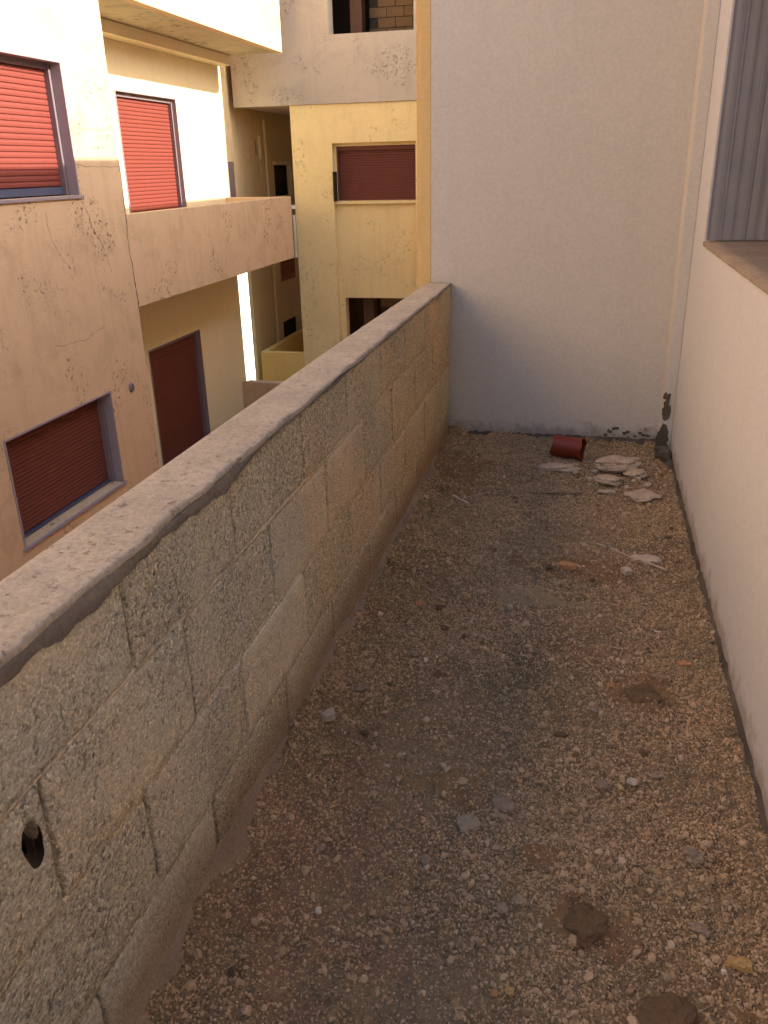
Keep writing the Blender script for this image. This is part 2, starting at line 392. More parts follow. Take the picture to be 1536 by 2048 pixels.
# broken plaster at its foot
mb = MB(); rr = random.Random(4)
for k in range(34):
    z = .05 + .35*rr.random()**1.3; y = 4.898; x = .489 + .055*rr.random()*(1-.5*(z>.25)); s_ = .006+.012*rr.random()
    if z < .28: x = .489+.022*rr.random(); s_ *= 1.6
    pts = [(x+s_*math.cos(a)*(.6+.6*rr.random()), y-.0015-.0004*k*.1, z+s_*1.7*math.sin(a)*(.6+.6*rr.random())) for a in [i*math.tau/7 for i in range(7)]]
    n0 = len(mb.v); mb.v += pts; mb.f.append(tuple(range(n0, n0+7)))
mb.build('flaked_patch', M['bitumen'], house, merge=False)

# ---- terrace floor (heightfield)
nx, ny = 190, 860
X0, X1, Y0, Y1 = -.80, .56, -.6, 5.12
def vnoise(x, y, s, seed):
    rng = np.random.RandomState(seed); G = rng.rand(256, 256)
    xs = x*s+50; ys = y*s+50; xi = np.floor(xs).astype(int); yi = np.floor(ys).astype(int)
    fx = xs-xi; fy = ys-yi; fx = fx*fx*(3-2*fx); fy = fy*fy*(3-2*fy)
    a = G[xi%256, yi%256]; b2 = G[(xi+1)%256, yi%256]; c2 = G[xi%256, (yi+1)%256]; d2 = G[(xi+1)%256, (yi+1)%256]
    return (a*(1-fx)+b2*fx)*(1-fy)+(c2*(1-fx)+d2*fx)*fy-.5
def fbm(x, y, s, o, seed, g_=.55):
    r_ = 0; a = 1
    for i in range(o): r_ = r_ + a*vnoise(x, y, s, seed+i); s *= 2.03; a *= g_
    return r_
def blob(x, y, cx, cy, rx, ry, seed, k=.9):
    d = np.sqrt(((x-cx)/rx)**2+((y-cy)/ry)**2) + k*fbm(x, y, 9, 4, seed, .65)
    return np.clip((1.15-d)*3.0, 0, 1)
CLODS = [(.25,2.40,.10,.10), (.10,1.44,.085,.075), (.26,1.22,.09,.085), (.04,3.30,.20,.10), (-.30,1.83,.10,.06), (-.02,1.62,.07,.045), (-.6,4.45,.16,.3),(.47,1.2,.09,.12)]
CEM = [(-.12,2.97,.16,.055), (.05,2.93,.12,.035), (-.05,3.75,.22,.3), (-.42,1.95,.22,.25), (-.5,1.45,.14,.1), (-.22,1.2,.16,.1)]
RUST = [(.3,4.12,.10,.10), (.10,2.62,.16,.06), (.0,2.83,.26,.035), (.08,3.45,.14,.08), (-.57,1.55,.16,.35), (-.35,1.3,.12,.10), (.2,3.9,.2,.06)]
def ground_fields(x, y):
    z = .020*fbm(x, y, 2.2, 3, 11) + .022*fbm(x, y, 10, 4, 21, .62) + .011*fbm(x, y, 42, 3, 31, .75)
    z += .035*np.exp(-((x+.78)/.07)**2)*(.7+fbm(x, y, 6, 3, 41))*np.where(y < 2.5, 1, .75)
    z += .012*np.exp(-((x-.55)/.05)**2); z += .02*np.exp(-((y-5.1)/.09)**2)*(1+fbm(x, y, 8, 3, 51))
    cl = np.zeros_like(x); ce = np.zeros_like(x); ru = np.zeros_like(x)
    for i, c_ in enumerate(CLODS): cl = np.maximum(cl, blob(x, y, *c_, 100+i))
    for i, c_ in enumerate(CEM): ce = np.maximum(ce, blob(x, y, *c_, 200+i)*(.75 if i < 2 else .2))
    for i, c_ in enumerate(RUST): ru = np.maximum(ru, blob(x, y, *c_, 300+i))
    z += .012*cl*(1+fbm(x, y, 30, 3, 61)) + .010*ce*(ce > .5)
    # trowelled cement ridge curving across the floor
    arc = 2.93 + .09*np.cos((x+.05)*5.2)*1.0 - .12*(x > .1)*(x-.1)
    z += .020*np.exp(-((y-arc)/.022)**2)*(x > -.42)*(x < .28)
    return z, cl, ce, ru
gx, gy = np.meshgrid(np.linspace(X0, X1, nx+1), np.linspace(Y0, Y1, ny+1))
gz, cl, ce, ru = ground_fields(gx, gy)
verts = np.stack([gx, gy, gz], -1).reshape(-1, 3)
idx = np.arange((nx+1)*(ny+1)).reshape(ny+1, nx+1)
faces = np.stack([idx[:-1,:-1], idx[:-1,1:], idx[1:,1:], idx[1:,:-1]], -1).reshape(-1, 4)
fm = bpy.data.meshes.new('terrace_floor'); fm.from_pydata(verts.tolist(), [], faces.tolist()); fm.update()
for nm, arr in (('clay', cl), ('cement', ce), ('rust', ru)):
    at = fm.attributes.new(nm, 'FLOAT', 'POINT'); at.data.foreach_set('value', arr.reshape(-1).astype(np.float32))
at = fm.attributes.new('dens', 'FLOAT', 'POINT')
side = np.clip(.85+.9*fbm(gx, gy, 3.0, 4, 77), .55, 1.25)
side = side*(1-.35*np.clip(blob(gx, gy, -.45, 1.7, .30, .55, 401), 0, 1))
dens = side*(1-.72*cl)*(1-.7*np.clip(ce*1.2, 0, 1))*np.where(gy < .55, 0, 1)*np.where(gx < -.775, 0, 1)*np.where(gx > .545, 0, 1)
at.data.foreach_set('value', dens.reshape(-1).astype(np.float32))
for p in fm.polygons: p.use_smooth = True
fo = link('terrace_floor', fm, M['soil']); tag(fo, kind='structure')
mb = MB(); mb.box(-.93, .549, -9, 14.96, -.25, -.06); tag(mb.build('terrace_slab', M['mortar']), kind='structure')
def gz_at(x, y):
    z = ground_fields(np.array([[x]], float), np.array([[y]], float))[0]; return float(z[0, 0])

# gravel: instanced grains, nobody could count them
gme = fm.copy(); gme.name = 'gravel'; go = link('gravel', gme, None)
gme.materials.clear(); gme.materials.append(M['pebble'])
tag(go, 'loose brown grit and fine gravel strewn over the terrace floor', 'gravel', kind='stuff')
ng = bpy.data.node_groups.new('gravel_scatter', 'GeometryNodeTree')
ng.interface.new_socket('Geometry', in_out='INPUT', socket_type='NodeSocketGeometry')
ng.interface.new_socket('Geometry', in_out='OUTPUT', socket_type='NodeSocketGeometry')
N = ng.nodes; L = ng.links
gi = N.new('NodeGroupInput'); gout = N.new('NodeGroupOutput')
na = N.new('GeometryNodeInputNamedAttribute'); na.data_type = 'FLOAT'; na.inputs['Name'].default_value = 'dens'
join = N.new('GeometryNodeJoinGeometry')
def scatter(density, smin, smax, seed, power=2.2, sub=1):
    mul = N.new('ShaderNodeMath'); mul.operation = 'MULTIPLY'; L.new(na.outputs[0], mul.inputs[0]); mul.inputs[1].default_value = density
    dp = N.new('GeometryNodeDistributePointsOnFaces'); L.new(gi.outputs[0], dp.inputs['Mesh']); L.new(mul.outputs[0], dp.inputs['Density']); dp.inputs['Seed'].default_value = seed
    g2 = N.new('GeometryNodeGeometryToInstance')
    for k in range(4):
        ic = N.new('GeometryNodeMeshIcoSphere'); ic.inputs['Subdivisions'].default_value = sub; ic.inputs['Radius'].default_value = 1
        sp_ = N.new('GeometryNodeSetPosition'); L.new(ic.outputs[0], sp_.inputs[0])
        nz = N.new('ShaderNodeTexNoise'); nz.inputs['Scale'].default_value = .9; nz.inputs['Detail'].default_value = 2
        ps = N.new('GeometryNodeInputPosition'); va = N.new('ShaderNodeVectorMath'); va.operation = 'ADD'; L.new(ps.outputs[0], va.inputs[0]); va.inputs[1].default_value = (k*7.1+seed, 3*k, k*1.7)
        L.new(va.outputs[0], nz.inputs['Vector'])
        sb = N.new('ShaderNodeVectorMath'); sb.operation = 'SUBTRACT'; L.new(nz.outputs['Color'], sb.inputs[0]); sb.inputs[1].default_value = (.5,.5,.5)
        sc = N.new('ShaderNodeVectorMath'); sc.operation = 'MULTIPLY'; L.new(sb.outputs[0], sc.inputs[0]); sc.inputs[1].default_value = (1.9,1.9,1.9)
        L.new(sc.outputs[0], sp_.inputs['Offset'])
        sm = N.new('GeometryNodeSetMaterial'); L.new(sp_.outputs[0], sm.inputs[0]); sm.inputs['Material'].default_value = M['pebble']
        L.new(sm.outputs[0], g2.inputs[0])
    ip = N.new('GeometryNodeInstanceOnPoints'); L.new(dp.outputs['Points'], ip.inputs['Points']); L.new(g2.outputs[0], ip.inputs['Instance'])
    ip.inputs['Pick Instance'].default_value = True
    rv = N.new('FunctionNodeRandomValue'); rv.data_type = 'FLOAT_VECTOR'; rv.inputs['Min'].default_value = (0,0,0); rv.inputs['Max'].default_value = (6.28,6.28,6.28); rv.inputs['Seed'].default_value = seed+1
    L.new(rv.outputs['Value'], ip.inputs['Rotation'])
    r1 = N.new('FunctionNodeRandomValue'); r1.data_type = 'FLOAT'; r1.inputs[2].default_value = 0; r1.inputs[3].default_value = 1; r1.inputs['Seed'].default_value = seed+2
    pw = N.new('ShaderNodeMath'); pw.operation = 'POWER'; L.new(r1.outputs[1], pw.inputs[0]); pw.inputs[1].default_value = power
    mr = N.new('ShaderNodeMapRange'); L.new(pw.outputs[0], mr.inputs[0]); mr.inputs[3].default_value = smin; mr.inputs[4].default_value = smax
    r2 = N.new('FunctionNodeRandomValue'); r2.data_type = 'FLOAT_VECTOR'; r2.inputs['Min'].default_value = (.7,.7,.5); r2.inputs['Max'].default_value = (1.25,1.25,.9); r2.inputs['Seed'].default_value = seed+3
    ml = N.new('ShaderNodeVectorMath'); ml.operation = 'SCALE'; L.new(r2.outputs['Value'], ml.inputs[0]); L.new(mr.outputs[0], ml.inputs['Scale'])
    L.new(ml.outputs[0], ip.inputs['Scale'])
    L.new(ip.outputs[0], join.inputs[0])
scatter(21000, .0021, .0056, 1)
scatter(900, .005, .0125, 20, 2.6, 2)
L.new(join.outputs[0], gout.inputs[0])
gm = go.modifiers.new('scatter', 'NODES'); gm.node_group = ng

# ------------------------------------------------------------------ end wall
ew = root('end_wall', (-.2, 5.1, -.05), 'tall smooth cream wall closing the far end of the terrace', 'wall')
mb = MB(); mb.box(-.903, .5495, 5.10, 5.26, -.25, 3.1); mb.build('wall', M['end_wall'], ew)
mb = MB(); mb.box(-.965, -.9032, 5.098, 5.262, -.25, 3.1); mb.build('corner_trim', M['yellow_strip'], ew, bevel=.003)
mb = MB(); mb.box(-.99, -.9652, 5.13, 5.26, -.25, 3.1); mb.build('outer_render', M['yellow_strip'], ew)
ragged_strip('bitumen_strip', M['bitumen'], ew, lambda t: ((-.78+1.27*t, 5.0995), (0, -1)), 60, .008, .065, .014, 9)
# flaked spots above the strip, right side
mb = MB(); rr = random.Random(9)
for k in range(16):
    x = .18+.26*rr.random(); z = .045+.05*rr.random(); s_ = .004+.008*rr.random()
    n0 = len(mb.v); mb.v += [(x+1.6*s_*math.cos(a)*(.6+.6*rr.random()), 5.0985-.00005*k, z+s_*math.sin(a)*(.6+.6*rr.random())) for a in [i*math.tau/7 for i in range(7)]]; mb.f.append(tuple(range(n0, n0+7)))
mb.build('flaked_patch', M['bitumen'], ew, merge=False)

# ------------------------------------------------------------------ parapet wall
pw_ = root('parapet_wall', (-.86, 2.2, -.05), 'low bare concrete block parapet with a rough cement capping beside the gravel terrace', 'wall')
FX = -.78; BX = -.935
wall_mesh('x', BX+.004, FX-.024-BX-.004, -1.6, 5.095, -.06, .945, [(.79, .91, .55, .71)]).build('mortar_core', M['mortar_dark'], pw_)
rows = [(-.03, .218, [.93, 1.44, 1.965, 2.45, 2.98]), (.224, .463, [1.17, 1.67, 2.18, 2.70, 3.2]),
        (.470, .722, [1.41, 1.935, 2.45, 2.95, 3.44]), (.730, .948, [1.20, 1.707, 2.24, 2.735, 3.235])]
def block_mesh(L_, H_, seed, hole=None):
    """front face (+X) of a block as a worn grid with rounded, chipped arrises; local origin at block centre"""
    T = .145; na_, nz_ = 26, 12
    hx = T/2
    mb = MB(); rs = Vector((seed*5.1, seed*2.7, 0)); G = {}
    chip = [(random.choice((-1, 1))*L_/2*random.uniform(.3, 1), random.choice((-1, 1))*H_/2, random.uniform(.012, .035)) for _ in range(4)]
    ts = [0, .006/L_] + [i/(na_-2) for i in range(1, na_-2)] + [1-.006/L_, 1]
    zs = [0, .006/H_] + [i/(nz_-2) for i in range(1, nz_-2)] + [1-.006/H_, 1]
    for i, s_ in enumerate(ts):
        for j, t in enumerate(zs):
            y = (s_-.5)*L_; z = (t-.5)*H_
            d = min(L_/2-abs(y), H_/2-abs(z))
            e = max(0, 1-d/.012)
            p = Vector((y*14, z*14, 0))+rs
            x = hx - .0045*e**2*(.5+.9*abs(mnoise.noise(p*2))) + .0022*mnoise.noise(p) + .0018*mnoise.noise(p*3)
            for cy, cz, cr in chip:
                q = math.hypot(y-cy, z-cz)/cr
                if q < 1: x -= .010*(1-q)**.7*(.6+.6*abs(mnoise.noise(p*4)))
            jy = .0028*mnoise.noise(p*2.2+Vector((9,9,0))) if i in (0, len(ts)-1) else 0
            jz = .0028*mnoise.noise(p*2.2+Vector((3,7,0))) if j in (0, len(zs)-1) else 0
            G[i,j] = (x, y+jy, z+jz)
    for i in range(len(ts)-1):
        for j in range(len(zs)-1):
            if hole:
                cy = (G[i,j][1]+G[i+1,j+1][1])/2; cz = (G[i,j][2]+G[i+1,j+1][2])/2
            mb.quad(G[i,j], G[i+1,j], G[i+1,j+1], G[i,j+1])
    A, B = len(ts)-1, len(zs)-1
    def back(p): return (-hx, p[1], p[2])
    for i in range(A):
        mb.quad(G[i,0], back(G[i,0]), back(G[i+1,0]), G[i+1,0]); mb.quad(G[i,B], G[i+1,B], back(G[i+1,B]), back(G[i,B]))
    for j in range(B):
        mb.quad(G[0,j], G[0,j+1], back(G[0,j+1]), back(G[0,j])); mb.quad(G[A,j], back(G[A,j]), back(G[A,j+1]), G[A,j+1])
    mb.quad(back(G[0,0]), back(G[0,B]), back(G[A,B]), back(G[A,0]))
    me = mb.mesh('block'); bm = bmesh.new(); bm.from_mesh(me); bmesh.ops.remove_doubles(bm, verts=bm.verts, dist=1e-6); bmesh.ops.recalc_face_normals(bm, faces=bm.faces)
    for f in bm.faces: f.smooth = True
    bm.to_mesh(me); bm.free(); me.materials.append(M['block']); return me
variants = [block_mesh(.5, .245, k) for k in range(7)]
rb = random.Random(5)
HY, HZ = .85, .635                              # the pierced block
for ri, (z0, z1, js) in enumerate(rows):
    j = list(js)
    while j[-1] < 5.05: j.append(j[-1]+.508+rb.uniform(-.012, .012))
    while j[0] > -1.0: j.insert(0, j[0]-.508+rb.uniform(-.01, .01))
    j[-1] = 5.088
    for a, c in zip(j, j[1:]):
        if c-a < .09: continue
        L_ = c-a-.0125
        cy = (a+c)/2; cz = (z0+z1)/2
        if a < HY < c and z0 < HZ < z1:
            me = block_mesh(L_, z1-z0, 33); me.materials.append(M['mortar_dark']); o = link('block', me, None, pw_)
            o.location = (FX-.0725, cy, cz)
            # pierce it: a slot knocked through
            cobs = []
            for (oy, oz, rx, ry, rz_, ox, wv) in ((0, 0, .055, .023, .047, .0725, 1), (-.002, 0, .066, .040, .066, -.006, 0)):
                cut = bmesh.new(); bmesh.ops.create_uvsphere(cut, u_segments=18, v_segments=10, radius=1)
                for v in cut.verts:
                    q = v.co.copy(); nn_ = 1+.22*wv*mnoise.noise(q*1.7+Vector((4,2,1)))
                    v.co = Vector((q.x*rx+ox, q.y*ry*nn_-.012*wv*q.z*.3-.85*wv*q.x*rx+HY-cy+oy, q.z*rz_+HZ-cz+oz))
                for f in cut.faces: f.material_index = 1  # slot walls coloured near-black, painting in the shade of the hollow
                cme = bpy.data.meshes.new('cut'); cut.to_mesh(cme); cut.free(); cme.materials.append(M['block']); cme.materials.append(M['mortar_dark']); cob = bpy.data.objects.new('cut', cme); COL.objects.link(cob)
                cob.location = o.location; cobs.append(cob)
                md = o.modifiers.new('b', 'BOOLEAN'); md.operation = 'DIFFERENCE'; md.object = cob; md.solver = 'EXACT'
            PM = o.matrix_parent_inverse.copy(); par = o.parent; o.parent = None
            bpy.context.view_layer.update()
            dg = bpy.context.evaluated_depsgraph_get(); nm_ = bpy.data.meshes.new_from_object(o.evaluated_get(dg))
            o.modifiers.clear(); o.data = nm_
            if not nm_.materials: nm_.materials.append(M['block'])
            o.parent = par; o.matrix_parent_inverse = PM
            for cob in cobs: bpy.data.objects.remove(cob)
            tag(o, 'block pierced by a small dark ragged slot')
        else:
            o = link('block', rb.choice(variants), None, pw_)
            o.location = (FX-.0725+rb.uniform(-.0025, .002), cy, cz)
            o.scale = (1, L_/.5*rb.choice((1, -1)) if False else L_/.5, (z1-z0)/.245)
            o.rotation_euler = (rb.uniform(-.003, .003), rb.uniform(-.006, .006), rb.uniform(-.004, .004))
# bed mortar smeared along the horizontal joints, in broken runs
for k, z in enumerate((.221, .4665, .726)):
    mb = MB(); y = -.9
    while y < 5.08:
        step = .018
        def prof(y):
            v = mnoise.noise(Vector((y*4.2, k*7.7, 0)))+.5*mnoise.noise(Vector((y*17, k*7.7, 2)))
            c = mnoise.noise(Vector((y*9, k*3.1, 6)))
            return max(0, .0085+.010*v), .006*c, .5+.5*mnoise.noise(Vector((y*40, k, 4)))
        (w0, c0, p0), (w1, c1, p1) = prof(y), prof(y+step); y2 = min(y+step, 5.085)
        x0 = FX-.0038+.0022*p0; x1 = FX-.0038+.0022*p1
        w0 += .0035; w1 += .0035
        A = (FX-.025, y, z+c0-w0-.002); B = (x0, y, z+c0); C_ = (FX-.025, y, z+c0+w0+.002)
        D = (FX-.025, y2, z+c1-w1-.002); E_ = (x1, y2, z+c1); F = (FX-.025, y2, z+c1+w1+.002)
        Bm = (x0-.0005, y, z+c0-w0*.6); Bp = (x0-.0005, y, z+c0+w0*.6); Em = (x1-.0005, y2, z+c1-w1*.6); Ep = (x1-.0005, y2, z+c1+w1*.6)
        mb.quad(A, D, Em, Bm); mb.quad(Bm, Em, Ep, Bp); mb.quad(Bp, Ep, F, C_)
        y = y2
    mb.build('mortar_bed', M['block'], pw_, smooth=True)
# cement capping: heightfield top with ragged inner lip
mb = MB(); ny_ = 420; G = {}
for j in range(ny_+1):
    y = -1.6+6.69*j/ny_
    w = mnoise.noise(Vector((y*2.1, 0, 1)))+.5*mnoise.noise(Vector((y*7, 0, 2)))+.25*mnoise.noise(Vector((y*21, 0, 2)))
    out = -.940 + (.006*w) + .012*max(0, (y-2)/3)
    inn = FX+.004+.006*mnoise.noise(Vector((y*6, 3, 3)))+.003*mnoise.noise(Vector((y*30, 3, 3)))
    ztop = .966+.004*w - .012*max(0, (y-3.2)/2)
    prof = [(out+.003, .925), (out, ztop-.012), (out+.006, ztop-.002)]
    for i in range(9):
        x = out+.012+(inn-.008-out-.012)*i/8
        prof.append((x, ztop+.0035*mnoise.noise(Vector((x*30, y*22, 0)))+.003*mnoise.noise(Vector((x*9, y*6, 4)))))
    prof += [(inn-.001, ztop-.003), (inn, ztop-.012+.005*w)]
    for i, (x, z) in enumerate(prof): G[i,j] = (x, y, z)
np_ = len(prof)
for j in range(ny_):
    for i in range(np_-1): mb.quad(G[i,j], G[i,j+1], G[i+1,j+1], G[i+1,j])
n0 = len(mb.v); mb.v += [G[i,ny_] for i in range(np_)]; mb.f.append(tuple(range(n0, n0+np_)))
mb.build('cement_cap', M['cap'], pw_, smooth=True)
mb = MB(); prev = None
for j in range(ny_+1):
    y = -1.6+6.68*j/ny_
    w = .55*mnoise.noise(Vector((y*3.3, 7, 1)))+.35*mnoise.noise(Vector((y*11, 7, 2)))+.2*mnoise.noise(Vector((y*32, 7, 2)))
    near = max(0, min(1, (2.05-y)/.5))
    drop = (.008+.026*near)*(1+1.3*w)
    zt = .953; x = FX+.0035+.002*w
    row = [(x-.001, y, zt), (x+.0015, y, zt-.25*drop), (x, y, zt-.85*drop), (FX-.006, y, zt-drop-.004)]
    if prev:
        for a in range(3): mb.quad(prev[a], row[a], row[a+1], prev[a+1])
    prev = row
mb.build('mortar_lip', M['lip'], pw_, smooth=True)
# earthy mortar haunch along the foot
mb = MB(); prev = None
for j in range(300):
    y = -.9+5.98*j/299
    w = mnoise.noise(Vector((y*2.2, 1, 9)))+.5*mnoise.noise(Vector((y*8, 1, 9)))
    hh = (.045-.008*max(-1, min(1, y-2.2)))*(1+.8*w); tk = (.016 if y < 2.2 else .012)*(1+.4*w)
    row = [(FX-.005, y, hh+.006), (FX+.002, y, hh), (FX+tk*.6, y, hh*.55), (FX+tk*1.4, y, .02), (FX+tk*3.5, y, -.03)]
    if prev:
        for a in range(4): mb.quad(prev[a], row[a], row[a+1], prev[a+1])
    prev = row
mb.build('mortar_haunch', M['skirt'], pw_, smooth=True)

# ------------------------------------------------------------------ buildings across the alley
# roller shutters
def slat_mesh(axis, w, h):
    mb = MB(); pr = [(-.002, -h/2), (.004, -h*.38), (.0062, 0), (.004, h*.38), (-.002, h/2)]
    for a, b_ in zip(pr, pr[1:]):
        if axis == 'x': mb.quad((a[0], -w/2, a[1]), (a[0], w/2, a[1]), (b_[0], w/2, b_[1]), (b_[0], -w/2, b_[1]))
        else: mb.quad((-w/2, -a[0], a[1]), (w/2, -a[0], a[1]), (w/2, -b_[0], b_[1]), (-w/2, -b_[0], b_[1]))
    bk = -.006
    if axis == 'x': mb.quad((bk, -w/2, -h/2), (bk, -w/2, h/2), (bk, w/2, h/2), (bk, w/2, -h/2))
    else: mb.quad((-w/2, -bk, -h/2), (-w/2, -bk, h/2), (w/2, -bk, h/2), (w/2, -bk, -h/2))
    me = mb.mesh('slat')
    for p in me.polygons: p.use_smooth = True
    return me
def shutter(parent, axis, pos, a0, a1, z0, z1, depth=.14, sh=.052, mat='red', gap=0.0, rail=.05, framemat='frame', sillmat='surround', sill=True, surround=True):
    """frame lining inside an opening; slats; bottom bar. axis x: faces +X; axis y: faces -Y"""
    sg = -1 if axis == 'x' else 1
    def bx(mb, d0, d1, u0, u1, zz0, zz1):
        p0, p1 = sorted((pos+sg*d0, pos+sg*d1))
        if axis == 'x': mb.box(p0, p1, u0, u1, zz0, zz1)
        else: mb.box(u0, u1, p0, p1, zz0, zz1)
    e = .002
    mb = MB(); bx(mb, depth-.05, depth+.04, a0+e, a0+rail, z0+e, z1-e); bx(mb, depth-.05, depth+.04, a1-rail, a1-e, z0+e, z1-e); bx(mb, depth-.04, depth+.04, a0+rail, a1-rail, z1-.07, z1-e)
    fr = mb.build('shutter_frame', M[framemat], parent, bevel=.004)
    w = a1-a0-2*rail-.006; n_ = int(round((z1-.07-z0-gap)/sh)); hh = (z1-.07-z0-gap)/n_
    key = (axis, round(w, 3), round(hh, 4))
    me = slat_mesh(axis, w, hh-.003); me.materials.append(M[mat])
    for k in range(n_):
        o = link('slat', me, None, fr); zc = z0+gap+hh*(k+.5)
        o.location = (pos+sg*(depth+.01), (a0+a1)/2, zc) if axis == 'x' else ((a0+a1)/2, pos+sg*(depth+.01), zc)
        o.matrix_parent_inverse = Matrix.Identity(4)
    if gap:
        mb = MB(); bx(mb, depth-.02, depth+.02, a0+rail, a1-rail, z0+.012, z0+gap-.004); o = mb.build('bottom_bar', M['blue'], fr); o.matrix_parent_inverse = Matrix.Identity(4)
    if surround:
        st = .018
        parts_ = ((a0+.001, a0+st, z0+.001, z1-.001), (a1-st, a1-.001, z0+.001, z1-.001), (a0+st+.001, a1-st-.001, z1-st, z1-.001))
        for q in parts_:
            mb = MB(); bx(mb, -.012, depth-.053, *q); mb.build('window_surround', M['surround'], parent, bevel=.002)
    if sill:
        mb = MB(); bx(mb, -.025, depth-.055, a0-.03, a1+.03, z0-.03, z0-.002); mb.build('window_sill', M[sillmat], parent, bevel=.003)
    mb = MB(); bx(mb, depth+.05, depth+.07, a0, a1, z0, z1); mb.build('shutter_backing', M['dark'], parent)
    return fr
def fix_root(o): pass

lb = root('left_building', (-6.5, 4, -6), 'peach apartment building on the left with red roller shutters and a recessed balcony', 'building')
UW = (6.2, 8.03, 1.41, 2.60); LW = (6.2, 8.05, -1.66, -.60)
EX = [(2.6, 4.4, 1.41, 2.60), (2.6, 4.4, -1.66, -.60)]
wall_mesh('x', -5.3, .3, -10, 8.9, -6, 7.2, [UW, LW, *EX]).build('facade_wall', M['left_facade'], lb)
DR = (11.05, 12.82)
wall_mesh('x', -6.45, .3, 8.9, 14.62, -6, 7.2, [(DR[0], DR[1], .37, 2.62), (DR[0], DR[1], -2.82, -.80)]).build('recessed_wall', M['left_recess'], lb)
parts('side_wall', 'left_recess', lb, (-6.448, -5.302, 8.6, 8.896, -6, 7.2), (-11, -5.302, -10, -9.7, -6, 7.2), (-8.6, -6.452, 14.3, 14.61, -6, 7.2))
mb = MB(); mb.box(-11, -5.305, -9.95, 14.55, 7.202, 7.35); mb.build('roof', M['left_facade'], lb)
for k, (zb, zt) in enumerate(((3.345, 4.36), (.17, 1.18), (-3.0, -2.06))):
    mb = MB(); mb.box(-6.146, -5.122, 8.902, 14.5, zb+.004, zb+.18); s_ = mb.build('balcony_slab', M['soffit'], lb)
    mb = MB(); mb.box(-5.12, -5.0, 8.902, 14.5, zb, zt); mb.box(-6.147, -5.1202, 14.38, 14.498, zb+.182, zt-.003)
    mb.build('balustrade', M['left_facade'], lb, bevel=.006)
mb = MB(); mb.box(-6.146, -5.9, 8.902, 14.5, 3.20, 3.343); mb.build('soffit_beam', M['left_recess'], lb)
mb = MB(); mb.box(-5.6, -5.05, 14.502, 14.56, 3.36, 4.6); mb.build('salmon_panel', M['salmon'], lb)
shutter(lb, 'x', -5.0, *UW, depth=.15, gap=.085)
shutter(lb, 'x', -5.0, *LW, depth=.15, gap=.04, sh=.042, mat='red_shaded')
for e_ in EX: shutter(lb, 'x', -5.0, *e_, depth=.15, gap=.04)
shutter(lb, 'x', -6.15, DR[0], DR[1], .37, 2.62, depth=.10, sill=False)
shutter(lb, 'x', -6.15, DR[0], DR[1], -2.82, -.80, depth=.10, sill=False, sh=.045, mat='red_shaded')
mb = MB()
for k in range(12):
    a = k*math.tau/12; b2 = (k+1)*math.tau/12
    mb.quad((-4.999, 8.49+.05*math.cos(a), -.67+.06*math.sin(a)), (-4.999, 8.49+.05*math.cos(b2), -.67+.06*math.sin(b2)), (-4.975, 8.49+.035*math.cos(b2), -.67+.045*math.sin(b2)), (-4.975, 8.49+.035*math.cos(a), -.67+.045*math.sin(a)))
n0 = len(mb.v); mb.v += [(-4.985, 8.49+.037*math.cos(k*math.tau/12), -.67+.047*math.sin(k*math.tau/12)) for k in range(12)]; mb.f.append(tuple(range(n0, n0+12)))
mb.build('vent_cap', M['frame'], lb)
def crack(parent, pts, w, axis='x', pos=-4.998, seed=0, mat='mortar_dark'):
    mb = MB(); P = []
    for (a, z), (a2, z2) in zip(pts, pts[1:]):
        m_ = max(2, int(math.hypot(a2-a, z2-z)/.03))
        for i in range(m_):
            t = i/m_; P.append((a+(a2-a)*t, z+(z2-z)*t))
    P.append(pts[-1])
    Q = [(a+.03*mnoise.noise(Vector((a*6+seed, z*6, 0)))+.012*mnoise.noise(Vector((a*30, z*30, seed))), z+.02*mnoise.noise(Vector((z*8, a*6, seed)))) for a, z in P]
    for i in range(len(Q)-1):
        (a, z), (a2, z2) = Q[i], Q[i+1]; ww = w*(.35+.9*abs(mnoise.noise(Vector((i*.31, seed, 1))))); d = math.hypot(a2-a, z2-z) or 1; nx_, nz_ = -(z2-z)/d*ww, (a2-a)/d*ww
        q = [(a-nx_, z-nz_), (a2-nx_, z2-nz_), (a2+nx_, z2+nz_), (a+nx_, z+nz_)]
        mb.quad(*[((pos, y_, z_) if axis == 'x' else (y_, pos, z_)) for y_, z_ in q])
    return mb.build('crack', M[mat], parent, merge=False)
crack(lb, [(8.05, 1.40), (8.2, 1.05), (8.35, .85), (8.42, .6)], .004, seed=1)
crack(lb, [(8.89, 1.7), (8.88, 1.2), (8.86, .8), (8.90, .45), (8.895, .17)], .010, seed=2)
crack(lb, [(8.05, 2.03), (8.5, 2.02), (8.85, 2.03)], .003, seed=3)
crack(lb, [(8.04, 1.68), (8.5, 1.67), (8.9, 1.66)], .003, seed=4)
crack(lb, [(7.4, 1.3), (7.45, 1.0), (7.6, .8)], .003, seed=6)
crack(lb, [(7.2, .05), (7.7, .02), (8.1, .08)], .0025, seed=7)

